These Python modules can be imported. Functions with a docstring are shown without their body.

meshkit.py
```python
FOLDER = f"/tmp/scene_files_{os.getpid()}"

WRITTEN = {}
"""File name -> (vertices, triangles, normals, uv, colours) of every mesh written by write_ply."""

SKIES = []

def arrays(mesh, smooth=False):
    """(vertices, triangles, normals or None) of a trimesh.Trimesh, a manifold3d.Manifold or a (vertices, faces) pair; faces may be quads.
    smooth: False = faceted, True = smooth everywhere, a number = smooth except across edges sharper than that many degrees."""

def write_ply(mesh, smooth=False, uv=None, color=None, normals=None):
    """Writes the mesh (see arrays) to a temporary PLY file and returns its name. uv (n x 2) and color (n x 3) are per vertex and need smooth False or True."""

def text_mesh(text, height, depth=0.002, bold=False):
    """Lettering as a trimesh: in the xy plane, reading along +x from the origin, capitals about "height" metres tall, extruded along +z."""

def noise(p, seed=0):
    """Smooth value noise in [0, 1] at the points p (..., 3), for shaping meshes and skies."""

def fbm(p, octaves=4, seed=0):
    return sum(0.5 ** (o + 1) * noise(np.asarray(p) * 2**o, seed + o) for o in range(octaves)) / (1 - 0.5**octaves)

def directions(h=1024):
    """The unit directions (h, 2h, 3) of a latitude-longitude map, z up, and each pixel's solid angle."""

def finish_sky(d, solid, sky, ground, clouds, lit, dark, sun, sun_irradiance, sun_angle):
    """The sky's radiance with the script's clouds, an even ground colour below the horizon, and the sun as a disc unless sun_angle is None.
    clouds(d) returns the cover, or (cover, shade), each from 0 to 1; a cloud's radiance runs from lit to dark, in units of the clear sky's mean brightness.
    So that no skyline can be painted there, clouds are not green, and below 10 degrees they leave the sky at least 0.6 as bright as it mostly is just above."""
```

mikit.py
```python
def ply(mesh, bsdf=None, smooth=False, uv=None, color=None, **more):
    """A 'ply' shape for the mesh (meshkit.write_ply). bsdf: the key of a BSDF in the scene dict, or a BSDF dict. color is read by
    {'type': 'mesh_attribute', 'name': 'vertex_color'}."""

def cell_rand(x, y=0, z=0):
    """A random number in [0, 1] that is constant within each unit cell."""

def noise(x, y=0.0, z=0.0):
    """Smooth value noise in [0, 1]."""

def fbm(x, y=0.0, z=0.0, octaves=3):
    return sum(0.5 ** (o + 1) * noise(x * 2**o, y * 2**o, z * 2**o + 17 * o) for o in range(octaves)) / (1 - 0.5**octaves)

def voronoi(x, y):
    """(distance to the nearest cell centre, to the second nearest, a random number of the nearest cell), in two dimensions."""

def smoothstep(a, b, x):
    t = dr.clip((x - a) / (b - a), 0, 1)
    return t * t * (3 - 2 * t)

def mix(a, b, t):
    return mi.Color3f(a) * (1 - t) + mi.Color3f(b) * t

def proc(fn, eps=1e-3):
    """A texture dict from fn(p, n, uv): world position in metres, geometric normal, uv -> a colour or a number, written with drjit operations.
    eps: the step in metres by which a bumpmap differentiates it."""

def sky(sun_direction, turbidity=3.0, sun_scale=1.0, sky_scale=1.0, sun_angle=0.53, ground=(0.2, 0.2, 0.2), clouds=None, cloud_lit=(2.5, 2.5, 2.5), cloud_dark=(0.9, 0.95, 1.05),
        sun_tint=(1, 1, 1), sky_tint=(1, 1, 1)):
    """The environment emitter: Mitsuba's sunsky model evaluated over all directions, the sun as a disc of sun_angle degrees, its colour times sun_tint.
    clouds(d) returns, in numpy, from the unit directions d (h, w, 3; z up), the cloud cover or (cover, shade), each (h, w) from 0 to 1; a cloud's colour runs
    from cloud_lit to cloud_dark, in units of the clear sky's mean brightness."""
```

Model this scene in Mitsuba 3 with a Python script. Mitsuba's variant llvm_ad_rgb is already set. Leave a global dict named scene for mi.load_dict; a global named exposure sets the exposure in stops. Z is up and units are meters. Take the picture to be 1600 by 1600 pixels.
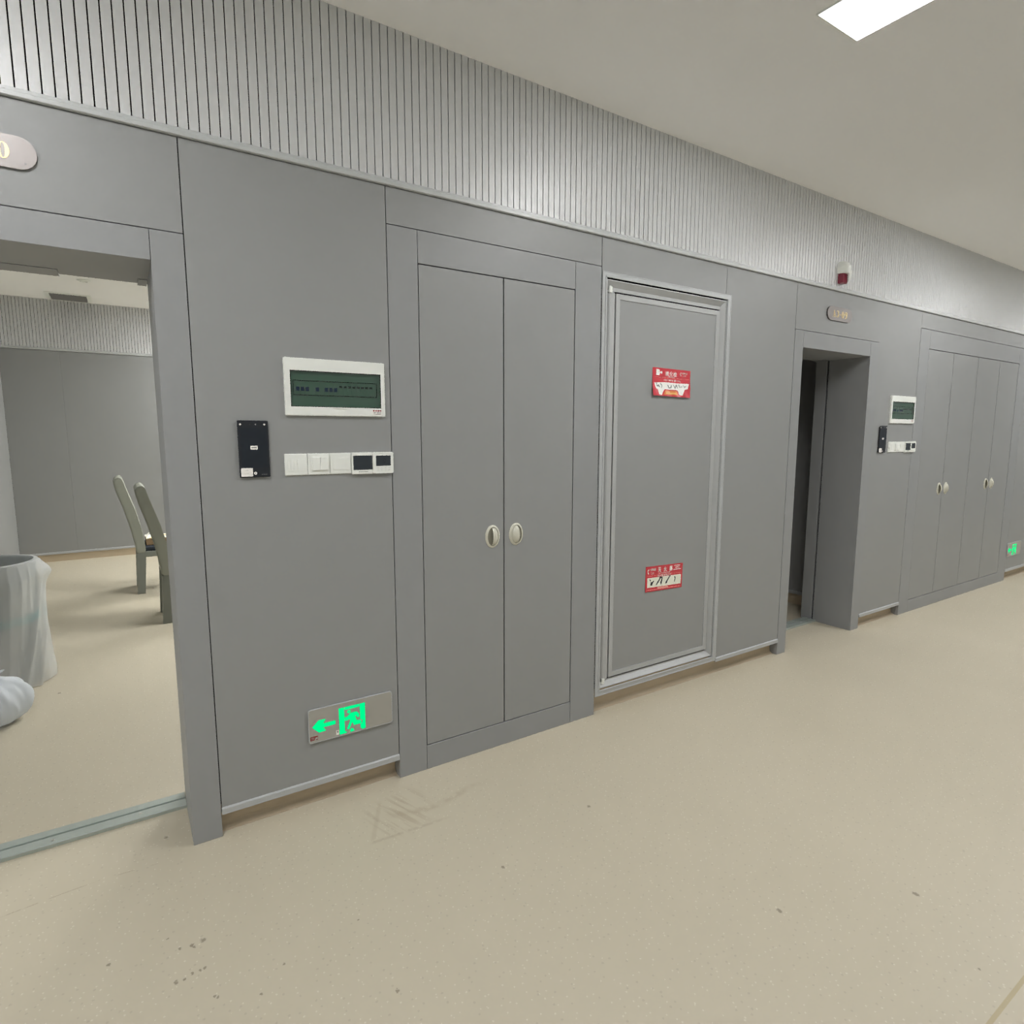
import math, glob
import numpy as np, trimesh, drjit as dr, mitsuba as mi, manifold3d as m3
import mikit, meshkit
from mikit import proc, noise, fbm, voronoi, smoothstep, mix
from shapely.geometry import Polygon, Point, LineString
from shapely.geometry.polygon import orient
from shapely import affinity, union_all, box as sbox

T = mi.ScalarTransform4f
PI = math.pi
scene, labels = {"type": "scene"}, {}

# ---------------------------------------------------------------- camera, light, exposure
exposure = 0.07
YAW, PITCH = math.radians(32.934), math.radians(-7.335)
CAM = [0.0, -2.4301, 1.5536]
scene["camera"] = {
    "type": "perspective", "fov": 2 * math.degrees(math.atan(800 / 939.454)), "fov_axis": "x", "near_clip": 0.02, "far_clip": 100.0,
    "to_world": T().look_at(origin=CAM, target=[CAM[0] + math.sin(YAW) * math.cos(PITCH), CAM[1] + math.cos(YAW) * math.cos(PITCH), CAM[2] + math.sin(PITCH)], up=[0, 0, 1]),
}
LAMP_RADIANCE = [34.0, 34.0, 34.0]          # the ceiling panels of the corridor
ROOM_RADIANCE = [46.0, 46.0, 45.0]          # the ceiling panels of the meeting room
CEIL = 3.14
CORRIDOR_LAMPS = [2.4785 + 2.95 * k for k in range(-2, 4)]
ROOM_LAMPS = [(1.50, 2.80), (1.50, 5.75), (2.90, 2.80), (2.90, 5.75)]

# ---------------------------------------------------------------- materials
def srgb(r, g, b):
    return [((c / 255) / 12.92 if c <= 10 else ((c / 255 + 0.055) / 1.055) ** 2.4) for c in (r, g, b)]

def mat(name, color, rough=0.5, spec=0.5, metal=0.0, **k):
    c = color if isinstance(color, dict) else {"type": "rgb", "value": list(color)}
    scene[name] = {"type": "twosided", "bsdf": {"type": "principled", "base_color": c, "roughness": rough, "specular": spec, "metallic": metal, **k}}

mat("m_panel", (0.285, 0.293, 0.292), 0.42, 0.45)
mat("m_frame", (0.285, 0.294, 0.298), 0.42, 0.45)
mat("m_slat", (0.545, 0.555, 0.56), 0.40, 1.0)
mat("m_rail", (0.47, 0.49, 0.485), 0.36, 0.6)
mat("m_alu", (0.42, 0.435, 0.44), 0.33, 0.6)
mat("m_leafedge", (0.40, 0.41, 0.41), 0.38, 0.5)
mat("m_core", (0.028, 0.028, 0.027), 0.8, 0.2)
mat("m_plain_wall", (0.40, 0.41, 0.42), 0.6, 0.3)
mat("m_ceiling", (0.86, 0.86, 0.85), 0.85, 0.2)
mat("m_white", (0.80, 0.82, 0.78), 0.32, 0.5)
mat("m_white_line", (0.52, 0.53, 0.50), 0.5, 0.4)
mat("m_shell", (0.60, 0.59, 0.50), 0.22, 0.6)
mat("m_shell_groove", (0.30, 0.29, 0.235), 0.4, 0.4)
mat("m_black", (0.018, 0.021, 0.026), 0.18, 0.5)
mat("m_screen", (0.016, 0.021, 0.028), 0.2, 0.4)
mat("m_lcd", (0.030, 0.038, 0.045), 0.2, 0.45)
mat("m_dark", (0.03, 0.03, 0.03), 0.5, 0.4)
mat("m_greymark", (0.22, 0.22, 0.22), 0.5, 0.4)
mat("m_chrome", (0.75, 0.75, 0.74), 0.22, 0.5, 1.0)
mat("m_red", (0.55, 0.045, 0.06), 0.3, 0.5)
mat("m_redmark", (0.25, 0.05, 0.05), 0.5, 0.4)
mat("m_pink", (0.78, 0.32, 0.28), 0.4, 0.4)
mat("m_print", (0.86, 0.84, 0.80), 0.35, 0.5)
mat("m_cream", (0.80, 0.80, 0.68), 0.4, 0.4)
mat("m_orange", (0.70, 0.22, 0.07), 0.35, 0.5)
mat("m_yellow", (0.75, 0.50, 0.16), 0.4, 0.4)
mat("m_ink", (0.02, 0.018, 0.025), 0.5, 0.3)
mat("m_plate", (0.26, 0.235, 0.225), 0.35, 0.5, 0.25)
mat("m_gold", (0.80, 0.62, 0.30), 0.35, 0.6, 0.3)
mat("m_strobe", (0.20, 0.012, 0.035), 0.15, 0.6)
mat("m_signplate", (0.36, 0.35, 0.315), 0.3, 0.5)
mat("m_breaker", (0.55, 0.56, 0.55), 0.4, 0.4)
mat("m_toggle", (0.03, 0.06, 0.28), 0.4, 0.4)
mat("m_vinyl", (0.31, 0.325, 0.275), 0.36, 0.5)
mat("m_chairleg", (0.20, 0.215, 0.19), 0.4, 0.4)  # legs: vinyl of the back with shade painted in; seat rails: own grey
mat("m_navy", (0.02, 0.028, 0.04), 0.5, 0.4)
mat("m_brown", (0.28, 0.19, 0.11), 0.7, 0.2)
mat("m_teal", (0.03, 0.26, 0.27), 0.5, 0.4)
mat("m_sill", (0.42, 0.47, 0.44), 0.32, 0.6, 0.35)
scene["m_glow"] = {"type": "diffuse", "reflectance": {"type": "rgb", "value": [0.0, 0.12, 0.03]}}
scene["m_lamp"] = {"type": "diffuse", "reflectance": {"type": "rgb", "value": [0.8, 0.8, 0.78]}}
scene["m_film"] = {"type": "blendbsdf", "weight": 0.52, "bsdf_0": {"type": "thindielectric", "int_ior": 1.4},
                   "bsdf_1": {"type": "principledthin", "base_color": {"type": "rgb", "value": [0.93, 0.95, 0.95]}, "roughness": 0.3, "spec_trans": 0.0, "diff_trans": 0.5, "eta": 1.3}}
scene["m_knotbag"] = {"type": "principledthin", "base_color": {"type": "rgb", "value": [0.86, 0.90, 0.94]}, "roughness": 0.3, "spec_trans": 0.08, "diff_trans": 0.6, "eta": 1.3}
scene["m_cover"] = {"type": "thindielectric", "int_ior": 1.5, "specular_transmittance": {"type": "rgb", "value": [0.27, 0.42, 0.34]}}

SPOTS = [(0.078, -0.504, .006), (0.109, -0.501, .008), (0.083, -0.515, .004), (0.019, -0.434, .004), (0.046, -0.497, .004), (0.027, -0.621, .006), (0.05, -0.623, .005),
         (0.069, -0.613, .003), (0.09, -0.614, .004), (0.102, -0.614, .004), (0.115, -0.729, .004), (0.122, -0.738, .004), (0.302, -0.726, .004), (0.539, -0.685, .004),
         (0.224, -0.793, .004), (1.714, -1.403, .008), (2.17, -1.612, .010), (2.008, -1.852, .004), (1.551, -0.63, .007), (1.057, -0.738, .006), (-0.135, -0.448, .005),
         (0.043, 0.11, .007), (-0.413, 1.976, .01), (0.55, -0.99, .006)]

def floor_color(p, n, uv):
    x, y = p.x, p.y
    cloud = fbm(x * 1.3, y * 1.3, 3.0) - 0.5
    c = mix((0.498, 0.452, 0.350), (0.538, 0.489, 0.384), dr.clip(0.5 + cloud, 0, 1))
    d1, _, w1 = voronoi(x / 0.026, y / 0.026)
    fleck = dr.select((d1 < 0.03 + 0.075 * w1) & (w1 > 0.45), 1.0, 0.0)
    c = mix(c, (0.72, 0.69, 0.60), 0.42 * fleck)
    d2, _, w2 = voronoi(x / 0.034 + 31.7, y / 0.034 - 12.3)
    dark = dr.select((d2 < 0.05 + 0.06 * w2) & (w2 > 0.6), 1.0, 0.0)
    c = mix(c, (0.36, 0.32, 0.25), 0.30 * dark)
    # weld seam of the vinyl and a long scratch before the left doorway
    seam = 1 - smoothstep(0.0045, 0.0065, dr.abs(y + 1.935))
    c = mix(c, (0.43, 0.36, 0.21), 0.8 * seam)
    scr = (1 - smoothstep(0.0012, 0.003, dr.abs(y + 0.036 + 0.012 * dr.sin(x * 9.0)))) * smoothstep(-0.7, -0.4, x) * (1 - smoothstep(-0.02, 0.02, x))
    c = mix(c, (0.33, 0.27, 0.19), 0.5 * scr * smoothstep(0.3, 0.6, noise(x * 40, y * 3)))
    # drag marks in front of the cupboard
    u, v = x - 0.87, y + 0.24
    rub = (1 - smoothstep(0.06, 0.17, dr.abs(u))) * (1 - smoothstep(0.06, 0.17, dr.abs(v - 0.15 * u)))
    c = mix(c, (0.36, 0.29, 0.20), 0.42 * rub * smoothstep(0.42, 0.72, fbm(x * 70 + y * 25, y * 7, 1.0)))
    tail = (1 - smoothstep(0.004, 0.03, dr.abs(y + 0.255 + 0.02 * dr.sin(x * 14)))) * smoothstep(0.75, 0.9, x) * (1 - smoothstep(1.1, 1.35, x))
    c = mix(c, (0.36, 0.29, 0.20), 0.38 * tail * noise(x * 60, y * 60))
    line = (1 - smoothstep(0.003, 0.011, dr.abs(y + 0.355 + 0.06 * (x - 0.7)))) * smoothstep(0.69, 0.72, x) * (1 - smoothstep(0.95, 1.06, x))
    c = mix(c, (0.33, 0.26, 0.18), 0.24 * line * smoothstep(0.3, 0.6, noise(x * 50, y * 50)))
    line = (1 - smoothstep(0.003, 0.016, dr.abs(x - 0.72 + 0.5 * (y + 0.33) * -1.0))) * smoothstep(-0.35, -0.33, y) * (1 - smoothstep(-0.16, -0.1, y))
    c = mix(c, (0.36, 0.29, 0.20), 0.20 * line)
    for sx, sy, r in SPOTS:
        q = dr.sqrt(dr.square(x - sx) + dr.square((y - sy) * 0.8)) + 0.006 * (noise(x * 220, y * 220) - 0.5)
        c = mix(c, (0.17, 0.14, 0.10), 0.62 * (1 - smoothstep(r * 0.5, r * 1.15, q)))
    return c
mat("m_floor", proc(floor_color), 0.46, 0.35)
mat("m_skirt", (0.53, 0.44, 0.32), 0.5, 0.35)

def bin_mesh_color(p, n, uv):
    a = dr.atan2(p.y - 2.32, p.x + 0.78) * 0.3
    s, t = a / 0.012, p.z / 0.012
    hole = dr.select((dr.sin((s + t) * PI) * dr.sin((s - t) * PI)) > 0.12, 1.0, 0.0)
    zone = smoothstep(0.02, 0.03, p.z) * (1 - smoothstep(0.40, 0.41, p.z))
    return mix((0.34, 0.37, 0.37), (0.07, 0.08, 0.085), hole * zone)
mat("m_bin", proc(bin_mesh_color), 0.45, 0.4)

# ---------------------------------------------------------------- mesh helpers
def tm(man):
    m = man.to_mesh()
    return trimesh.Trimesh(m.vert_properties[:, :3], m.tri_verts, process=False)

def bx(x0, x1, y0, y1, z0, z1, c=0.0):
    """A box, its edges chamfered by c."""
    x0, x1 = sorted((x0, x1)); y0, y1 = sorted((y0, y1)); z0, z1 = sorted((z0, z1))
    if c <= 0:
        m = trimesh.creation.box((x1 - x0, y1 - y0, z1 - z0))
        m.apply_translation(((x0 + x1) / 2, (y0 + y1) / 2, (z0 + z1) / 2))
        return m
    pts = []
    for a, sa in ((x0, 1), (x1, -1)):
        for b, sb in ((y0, 1), (y1, -1)):
            for d, sd in ((z0, 1), (z1, -1)):
                pts += [(a + sa * c, b + sb * c, d), (a + sa * c, b, d + sd * c), (a, b + sb * c, d + sd * c)]
    return tm(m3.Manifold.hull_points(np.array(pts)))

def cat(*ms):
    return trimesh.util.concatenate([m for m in ms if m is not None])

WALLMAP = np.array([[1, 0, 0, 0], [0, 0, -1, 0], [0, 1, 0, 0], [0, 0, 0, 1.0]])   # drawing plane (x, z) with depth towards the viewer

def ex(poly, y, depth):
    """A drawing in x and z, from y outwards by depth (towards -y)."""
    ms = []
    for g in getattr(poly, "geoms", [poly]):
        if g.is_empty or g.area < 1e-9 or g.geom_type != "Polygon":
            continue
        m = trimesh.creation.extrude_polygon(g, depth, engine="earcut")
        m.apply_transform(WALLMAP)
        m.apply_translation((0, y, 0))
        ms.append(m)
    return trimesh.util.concatenate(ms)

def along_x(profile, x0, x1):
    """A profile of (y, z) points swept along x."""
    m = trimesh.creation.extrude_polygon(Polygon(profile), x1 - x0, engine="earcut")
    m.apply_transform(np.array([[0, 0, 1, x0], [1, 0, 0, 0], [0, 1, 0, 0], [0, 0, 0, 1.0]]))
    return m

def rrect(x0, x1, z0, z1, r):
    return sbox(x0 + r, z0 + r, x1 - r, z1 - r).buffer(r, quad_segs=6)

def disc(x, z, r, y, depth, n=24):
    return ex(Point(x, z).buffer(r, quad_segs=max(2, n // 4)), y, depth)

_fonts = {}
def text_poly(s, height, cjk=False, bold=0):
    """Flat lettering from the renderer's own font, capitals (or the whole square sign) about height tall, from the origin."""
    from PIL import Image, ImageDraw, ImageFont
    key = (s, cjk, bold)
    if key not in _fonts:
        pat = "/opt/blender-*/*/datafiles/fonts/" + ("Noto Sans CJK Regular.woff2" if cjk else "Inter.woff2")
        font = ImageFont.truetype(glob.glob(pat)[0], 96)
        x0, y0, x1, y1 = font.getbbox(s, anchor="ls", stroke_width=bold)
        im = Image.new("L", (x1 - x0 + 8, y1 - y0 + 8))
        ImageDraw.Draw(im).text((4 - x0, 4 - y0), s, 255, font, anchor="ls", stroke_width=bold)
        on = np.pad(np.asarray(im) > 127, ((0, 0), (1, 1))).astype(np.int8)
        rows, st = np.nonzero(np.diff(on, axis=1) == 1)
        en = np.nonzero(np.diff(on, axis=1) == -1)[1]
        g = union_all(sbox(st, -rows - 1, en, -rows)).buffer(0.6).buffer(-0.6).simplify(0.8)
        a, b, _, _ = g.bounds
        _fonts[key] = affinity.translate(g, -a, -b)
    g = _fonts[key]
    k = height / (g.bounds[3] - g.bounds[1])
    return affinity.scale(g, k, k, origin=(0, 0))

def put_text(s, x, z, w, h, **k):
    """Lettering fitted into the box with its lower left corner at (x, z)."""
    g = text_poly(s, h, **k)
    return affinity.translate(affinity.scale(g, w / (g.bounds[2] - g.bounds[0]), 1, origin=(0, 0)), x, z)

# ---------------------------------------------------------------- scene helpers
def free(key):
    if key not in scene and key not in labels and not any(k.startswith(key + "__") for k in scene):
        return key
    n = 1
    while True:
        k = f"{key}_{n:03d}"
        if k not in scene and k not in labels and not any(q.startswith(k + "__") for q in scene):
            return k
        n += 1

def thing(name, label, cat_, group=None):
    key = free(name)
    labels[key] = {"label": label, "category": cat_}
    if group:
        labels[key]["group"] = group
    return key

def struct(name, mesh=None, m=None, label=None, smooth=False):
    labels[name] = {"kind": "structure"}
    if label:
        labels[name]["label"] = label
    if mesh is not None:
        scene[name] = mikit.ply(mesh, m, smooth)
    return name

def part(parent, name, mesh, m, smooth=False, label=None, at=None, kind=None):
    key = free(parent + "__" + name)
    d = mesh if isinstance(mesh, dict) else mikit.ply(mesh, m, smooth)
    if at is not None:
        d = {**d, "to_world": T().translate(list(at))}
    scene[key] = d
    if label or kind:
        labels[key] = {}
        if label: labels[key]["label"] = label
        if kind: labels[key]["kind"] = kind
    return key

def whole(key, mesh, m, smooth=False):
    scene[key] = mikit.ply(mesh, m, smooth)

# ---------------------------------------------------------------- measures along the corridor wall (x) and up (z)
XW, XE = -4.0, 13.0                       # corridor ends
YS, YB = -3.15, 6.73                      # far corridor wall, back wall of the rooms
TH = 0.42                                 # thickness of the wall with its lining
D1 = (-0.847, -0.745, 0.130, 0.232, 2.135, 2.236)     # doorway: outer, opening, opening, outer, head under side, head top
D2 = (3.815, 3.913, 4.788, 4.905, 2.138, 2.250)
ZT0, ZT1 = 2.548, 2.577                   # cornice rail
ZP = 0.097                                # panels end above a recessed skirting
G = 0.0016                                # half a panel joint

# floor and ceiling
struct("floor", bx(XW - .2, XE + .2, YS - .2, YB + .2, -0.10, 0.0), "m_floor", "beige flecked vinyl floor with small dirt marks")
ceil = bx(XW - .2, XE + .2, YS - .2, YB + .2, CEIL, CEIL + 0.12)
struct("ceiling", ceil, "m_ceiling", "plain off-white plaster ceiling")

# the body of the corridor wall behind its panels
M = lambda *a: m3.Manifold.cube((a[1] - a[0], a[3] - a[2], a[5] - a[4])).translate((a[0], a[2], a[4]))
body = M(XW, XE, 0.0212, TH, 0, CEIL)
for d in (D1, D2):
    body -= M(d[1] - 0.03, d[2] + 0.03, -1, 1, -1, d[4] + 0.025)
body -= M(XW - 1, XE + 1, -1, 0.062, -1, 0.124)
body -= M(2.135, 3.115, -1, 0.08, 0.12, 2.366)
wn = struct("wall_north", tm(body), "m_core", "long grey panelled wall with slats above, doorways and cupboards")

def panel(x0, x1, z0, z1, m="m_panel"):
    part(wn, "panel", bx(x0 + G, x1 - G, 0.0, 0.021, z0 + G, z1 - G, 0.0010), m)

def lshape(pts):
    g = Polygon(pts).buffer(-G, join_style=2)
    part(wn, "panel", ex(g, 0.021, 0.021), "m_panel")

panel(XW, -2.40, ZP, ZT0); panel(-2.40, -1.62, ZP, ZT0); panel(-1.62, D1[0], ZP, ZT0)
panel(D1[0], D1[3], D1[5], ZT0)
panel(D1[3], 0.966, ZP, ZT0)
panel(0.966, 2.119, 2.402, ZT0)
panel(2.119, 3.098, 2.366, ZT0)
panel(3.098, D2[0], ZP, ZT0)
lshape([(D2[0], D2[5]), (D2[3], D2[5]), (D2[3], ZP), (5.558, ZP), (5.558, ZT0), (D2[0], ZT0)])
panel(5.558, 7.871, 2.418, ZT0)
panel(7.871, 8.62, ZP, ZT0); panel(8.62, 10.0, ZP, ZT0); panel(10.0, 11.5, ZP, ZT0); panel(11.5, XE, ZP, ZT0)

# bright edge strip under the panels and the coved skirting behind it
struct("baseboard_north", label="beige coved vinyl skirting set back under the grey panels")
COVE = [(0.061, 0.122), (0.056, 0.122), (0.056, 0.030)] + [(0.056 - 0.026 * (1 - math.cos(a)), 0.030 - 0.0285 * math.sin(a)) for a in np.linspace(0.2, PI / 2, 6)] + [(0.030, 0.0), (0.061, 0.0)]
for x0, x1 in ((XW, D1[0]), (D1[3], 0.966), (2.119, D2[0]), (D2[3], 5.558), (7.871, XE)):
    part("baseboard_north", "skirting", along_x(COVE[::-1], x0, x1), "m_skirt", 40)
    a, b = (x0, x1) if x0 != 2.119 else (3.1425, x1)
    part(wn, "edge_strip", along_x([(0.021, ZP - .006), (-0.006, ZP - .006), (-0.006, ZP + 0.016), (-0.001, ZP + 0.022), (-0.0004, ZP + 0.022), (0.021, ZP - .003)], a + .001, b - .001), "m_alu")

# cornice rail and slats
struct("trim_1", along_x([(0.02, ZT0), (-0.012, ZT0), (-0.014, ZT0 + .002), (-0.014, ZT0 + .0145), (-0.012, ZT0 + .0165), (-0.006, ZT0 + .0175), (-0.006, ZT1 - .001), (-0.004, ZT1), (0.02, ZT1)], XW, XE), "m_rail", "stepped metal rail under the slats")
PITCH_S, GAP = 0.03282, 0.0037
slat_prof = Polygon([(0, 0), (0, 0.0094), (0.0006, 0.0100), (PITCH_S - GAP - 0.0006, 0.0100), (PITCH_S - GAP, 0.0094), (PITCH_S - GAP, 0)])
def slat_mesh(x, z0, z1, y):
    m = trimesh.creation.extrude_polygon(slat_prof, z1 - z0, engine="earcut")
    m.apply_transform(np.array([[1, 0, 0, x], [0, -1, 0, y], [0, 0, 1, z0], [0, 0, 0, 1.0]]))
    m.invert()
    return m
slat0 = mikit.ply(slat_mesh(0, ZT1, CEIL, 0.0085), "m_slat")
SX0 = 0.0088
n0, n1 = -18, 256
for i in range(n0, n1):
    part(wn, "slat", slat0, None, at=(SX0 + i * PITCH_S, 0, 0))
rest = [slat_mesh(SX0 + i * PITCH_S, ZT1, CEIL, 0.0085) for i in list(range(int((XW - SX0) / PITCH_S) + 1, n0)) + list(range(n1, int((XE - SX0) / PITCH_S) - 1))]
part(wn, "slats", cat(*rest), "m_slat", kind="stuff")

# ---------------------------------------------------------------- doorways
def doorway(name, d, label, notch):
    xo0, xi0, xi1, xo1, zh, zt = d
    k = struct(name, label=label)
    part(k, "post", cat(bx(xo0 + G, xi0 - .029, 0.0205, 0.0605, 0, 0.122), bx(xo0 + G, xi0, -0.002, 0.0205, 0, zt - G, 0.001), bx(xi0 - 0.028, xi0, 0.02, 0.31, 0, zt - .02)), "m_frame")
    part(k, "post", cat(bx(xi1 + .029, xo1 - G, 0.0205, 0.0605, 0, 0.122), bx(xi1, xo1 - G, -0.002, 0.0205, 0, zt - G, 0.001), bx(xi1, xi1 + 0.028, 0.02, 0.31, 0, zt - .02)), "m_frame")
    part(k, "head", cat(bx(xi0 + G, xi1 - G, -0.002, 0.0205, zh, zt - G, 0.001), bx(xi0, xi1, 0.02, 0.31, zh, zh + 0.024)), "m_frame")
    part(k, "inner_post", bx(xi0 - 0.029, xi0 - .004, 0.328, TH, 0, zh + .02, 0.002), "m_frame")
    part(k, "inner_post", bx(xi1 + .004, xi1 + .029, 0.328, TH, 0, zh + .02, 0.002), "m_frame")
    part(k, "inner_head", bx(xi0 - .004, xi1 + .004, 0.328, TH - .002, zh + .006, zh + .024), "m_frame")
    part(k, "track_cover", bx(xi0, xi0 + notch, 0.3098, TH, zh - 0.002, zh + .008), "m_frame")
    part(k, "track_cover", bx(xi1 - 0.03, xi1, 0.3098, TH, zh - 0.002, zh + .008), "m_frame")
    part(k, "threshold", along_x([(0.28, 0.0), (0.28, 0.0125), (0.282, 0.0155), (0.331, 0.0155), (0.332, 0.008), (0.340, 0.008), (0.341, 0.0165), (0.383, 0.0165), (0.386, 0.013), (0.386, 0.0)], xi0 + .0005, xi1 - .0005), "m_sill")
    for sx, sy in ((0.045, 0.312), (-0.24, 0.302)):
        part(k, "screw", trimesh.creation.cylinder(0.006, 0.002, sections=14, transform=trimesh.transformations.translation_matrix((xi1 - 0.13 + sx - 0.08, sy, 0.0162))), "m_chrome")
    return k
doorway("door_1", D1, "open doorway with wide grey frame into the lit meeting room", 0.60)
doorway("door_2", D2, "open doorway with wide grey frame into the dark room", 0.60)

# ---------------------------------------------------------------- lettering of the number plates
def serif_zero(w=0.031, h=0.047):
    o = affinity.scale(Point(0, 0).buffer(0.5, quad_segs=12), w, h)
    return affinity.translate(o.difference(affinity.scale(Point(0, 0).buffer(0.5, quad_segs=12), w * 0.34, h * 0.90)), w / 2, h / 2)
def serif_one(h=0.047):
    return union_all([sbox(0.008, 0.002, 0.016, h), sbox(0.002, 0, 0.022, 0.0025), Polygon([(0.008, h), (0.008, h - .006), (0.001, h - .009), (0.001, h - .006)])])
def serif_a(h=0.047):
    return union_all([Polygon([(0.004, 0), (0.0065, 0), (0.0185, h), (0.0165, h)]), Polygon([(0.0155, h), (0.0195, h), (0.0335, 0), (0.0245, 0)]), sbox(0.009, 0.013, 0.026, 0.0155), sbox(0, 0, 0.0105, 0.0024), sbox(0.0215, 0, 0.0365, 0.0024)])
def serif_three(h=0.047):
    a = LineString([(0.003 + 0.011 * (1 + math.cos(t)) - .002, 0.0355 + 0.0098 * math.sin(t)) for t in np.linspace(2.6, -1.5, 16)])
    b = LineString([(0.0115 + 0.0125 * math.cos(t), 0.0140 + 0.0122 * math.sin(t)) for t in np.linspace(1.5, -2.7, 18)])
    thick = union_all([affinity.translate(affinity.scale(Point(0, 0).buffer(1, quad_segs=8), 0.0040, 0.0085), 0.0205, 0.0355), affinity.translate(affinity.scale(Point(0, 0).buffer(1, quad_segs=8), 0.0045, 0.0108), 0.0222, 0.0140)])
    return union_all([a.buffer(0.0015), b.buffer(0.0015), thick, Point(0.004, 0.038).buffer(0.0033), Point(0.0035, 0.0085).buffer(0.0036)]).intersection(sbox(-.01, 0, .05, h))
def serif_nine(h=0.047):
    bowl = affinity.translate(affinity.scale(Point(0, 0).buffer(0.5, quad_segs=12), 0.029, 0.029).difference(affinity.scale(Point(0, 0).buffer(0.5, quad_segs=12), 0.0105, 0.0255)), 0.0145, h - 0.0145)
    tail = Polygon([(0.029, h - .0145), (0.0205, h - .0145), (0.0185, 0.014), (0.0135, 0.004), (0.005, 0.0015), (0.005, 0.0), (0.014, 0.0), (0.0225, 0.006), (0.0275, 0.018)])
    return union_all([bowl, tail, Point(0.0055, 0.0045).buffer(0.0036)])
GLYPHS = {"A": (serif_a, 0.0365), "3": (serif_three, 0.028), "-": (lambda: sbox(0, 0.018, 0.0135, 0.0235), 0.0135), "0": (serif_zero, 0.031), "9": (serif_nine, 0.029), "1": (serif_one, 0.024)}

def room_plate(cx, cz, text, label):
    k = thing("room_number_plate", label, "number plate", "room number plates over the doorways")
    part(k, "plate", ex(rrect(cx - 0.155, cx + 0.155, cz - 0.047, cz + 0.047, 0.0465), -0.004, 0.005), "m_plate")
    part(k, "backing", ex(rrect(cx - 0.157, cx + 0.150, cz - 0.045, cz + 0.044, 0.044), 0.0, 0.0042), "m_dark")
    w = sum(GLYPHS[c][1] for c in text) + 0.0115 * (len(text) - 1)
    x = cx - w / 2
    for c in text:
        f, cw = GLYPHS[c]
        part(k, "figure" if c.isdigit() else "letter" if c == "A" else "hyphen", ex(affinity.translate(f(), x, cz - 0.0235), -0.0088, 0.0014), "m_gold")
        x += cw + 0.0115
    part(k, "screw", disc(cx + 0.125, cz - 0.028, 0.0028, -0.0088, 0.0008, 12), "m_greymark")
room_plate(-0.306, 2.392, "A3-10", "brown pill-shaped room number plate cut by the left photo edge, a gold 0 showing")
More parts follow.
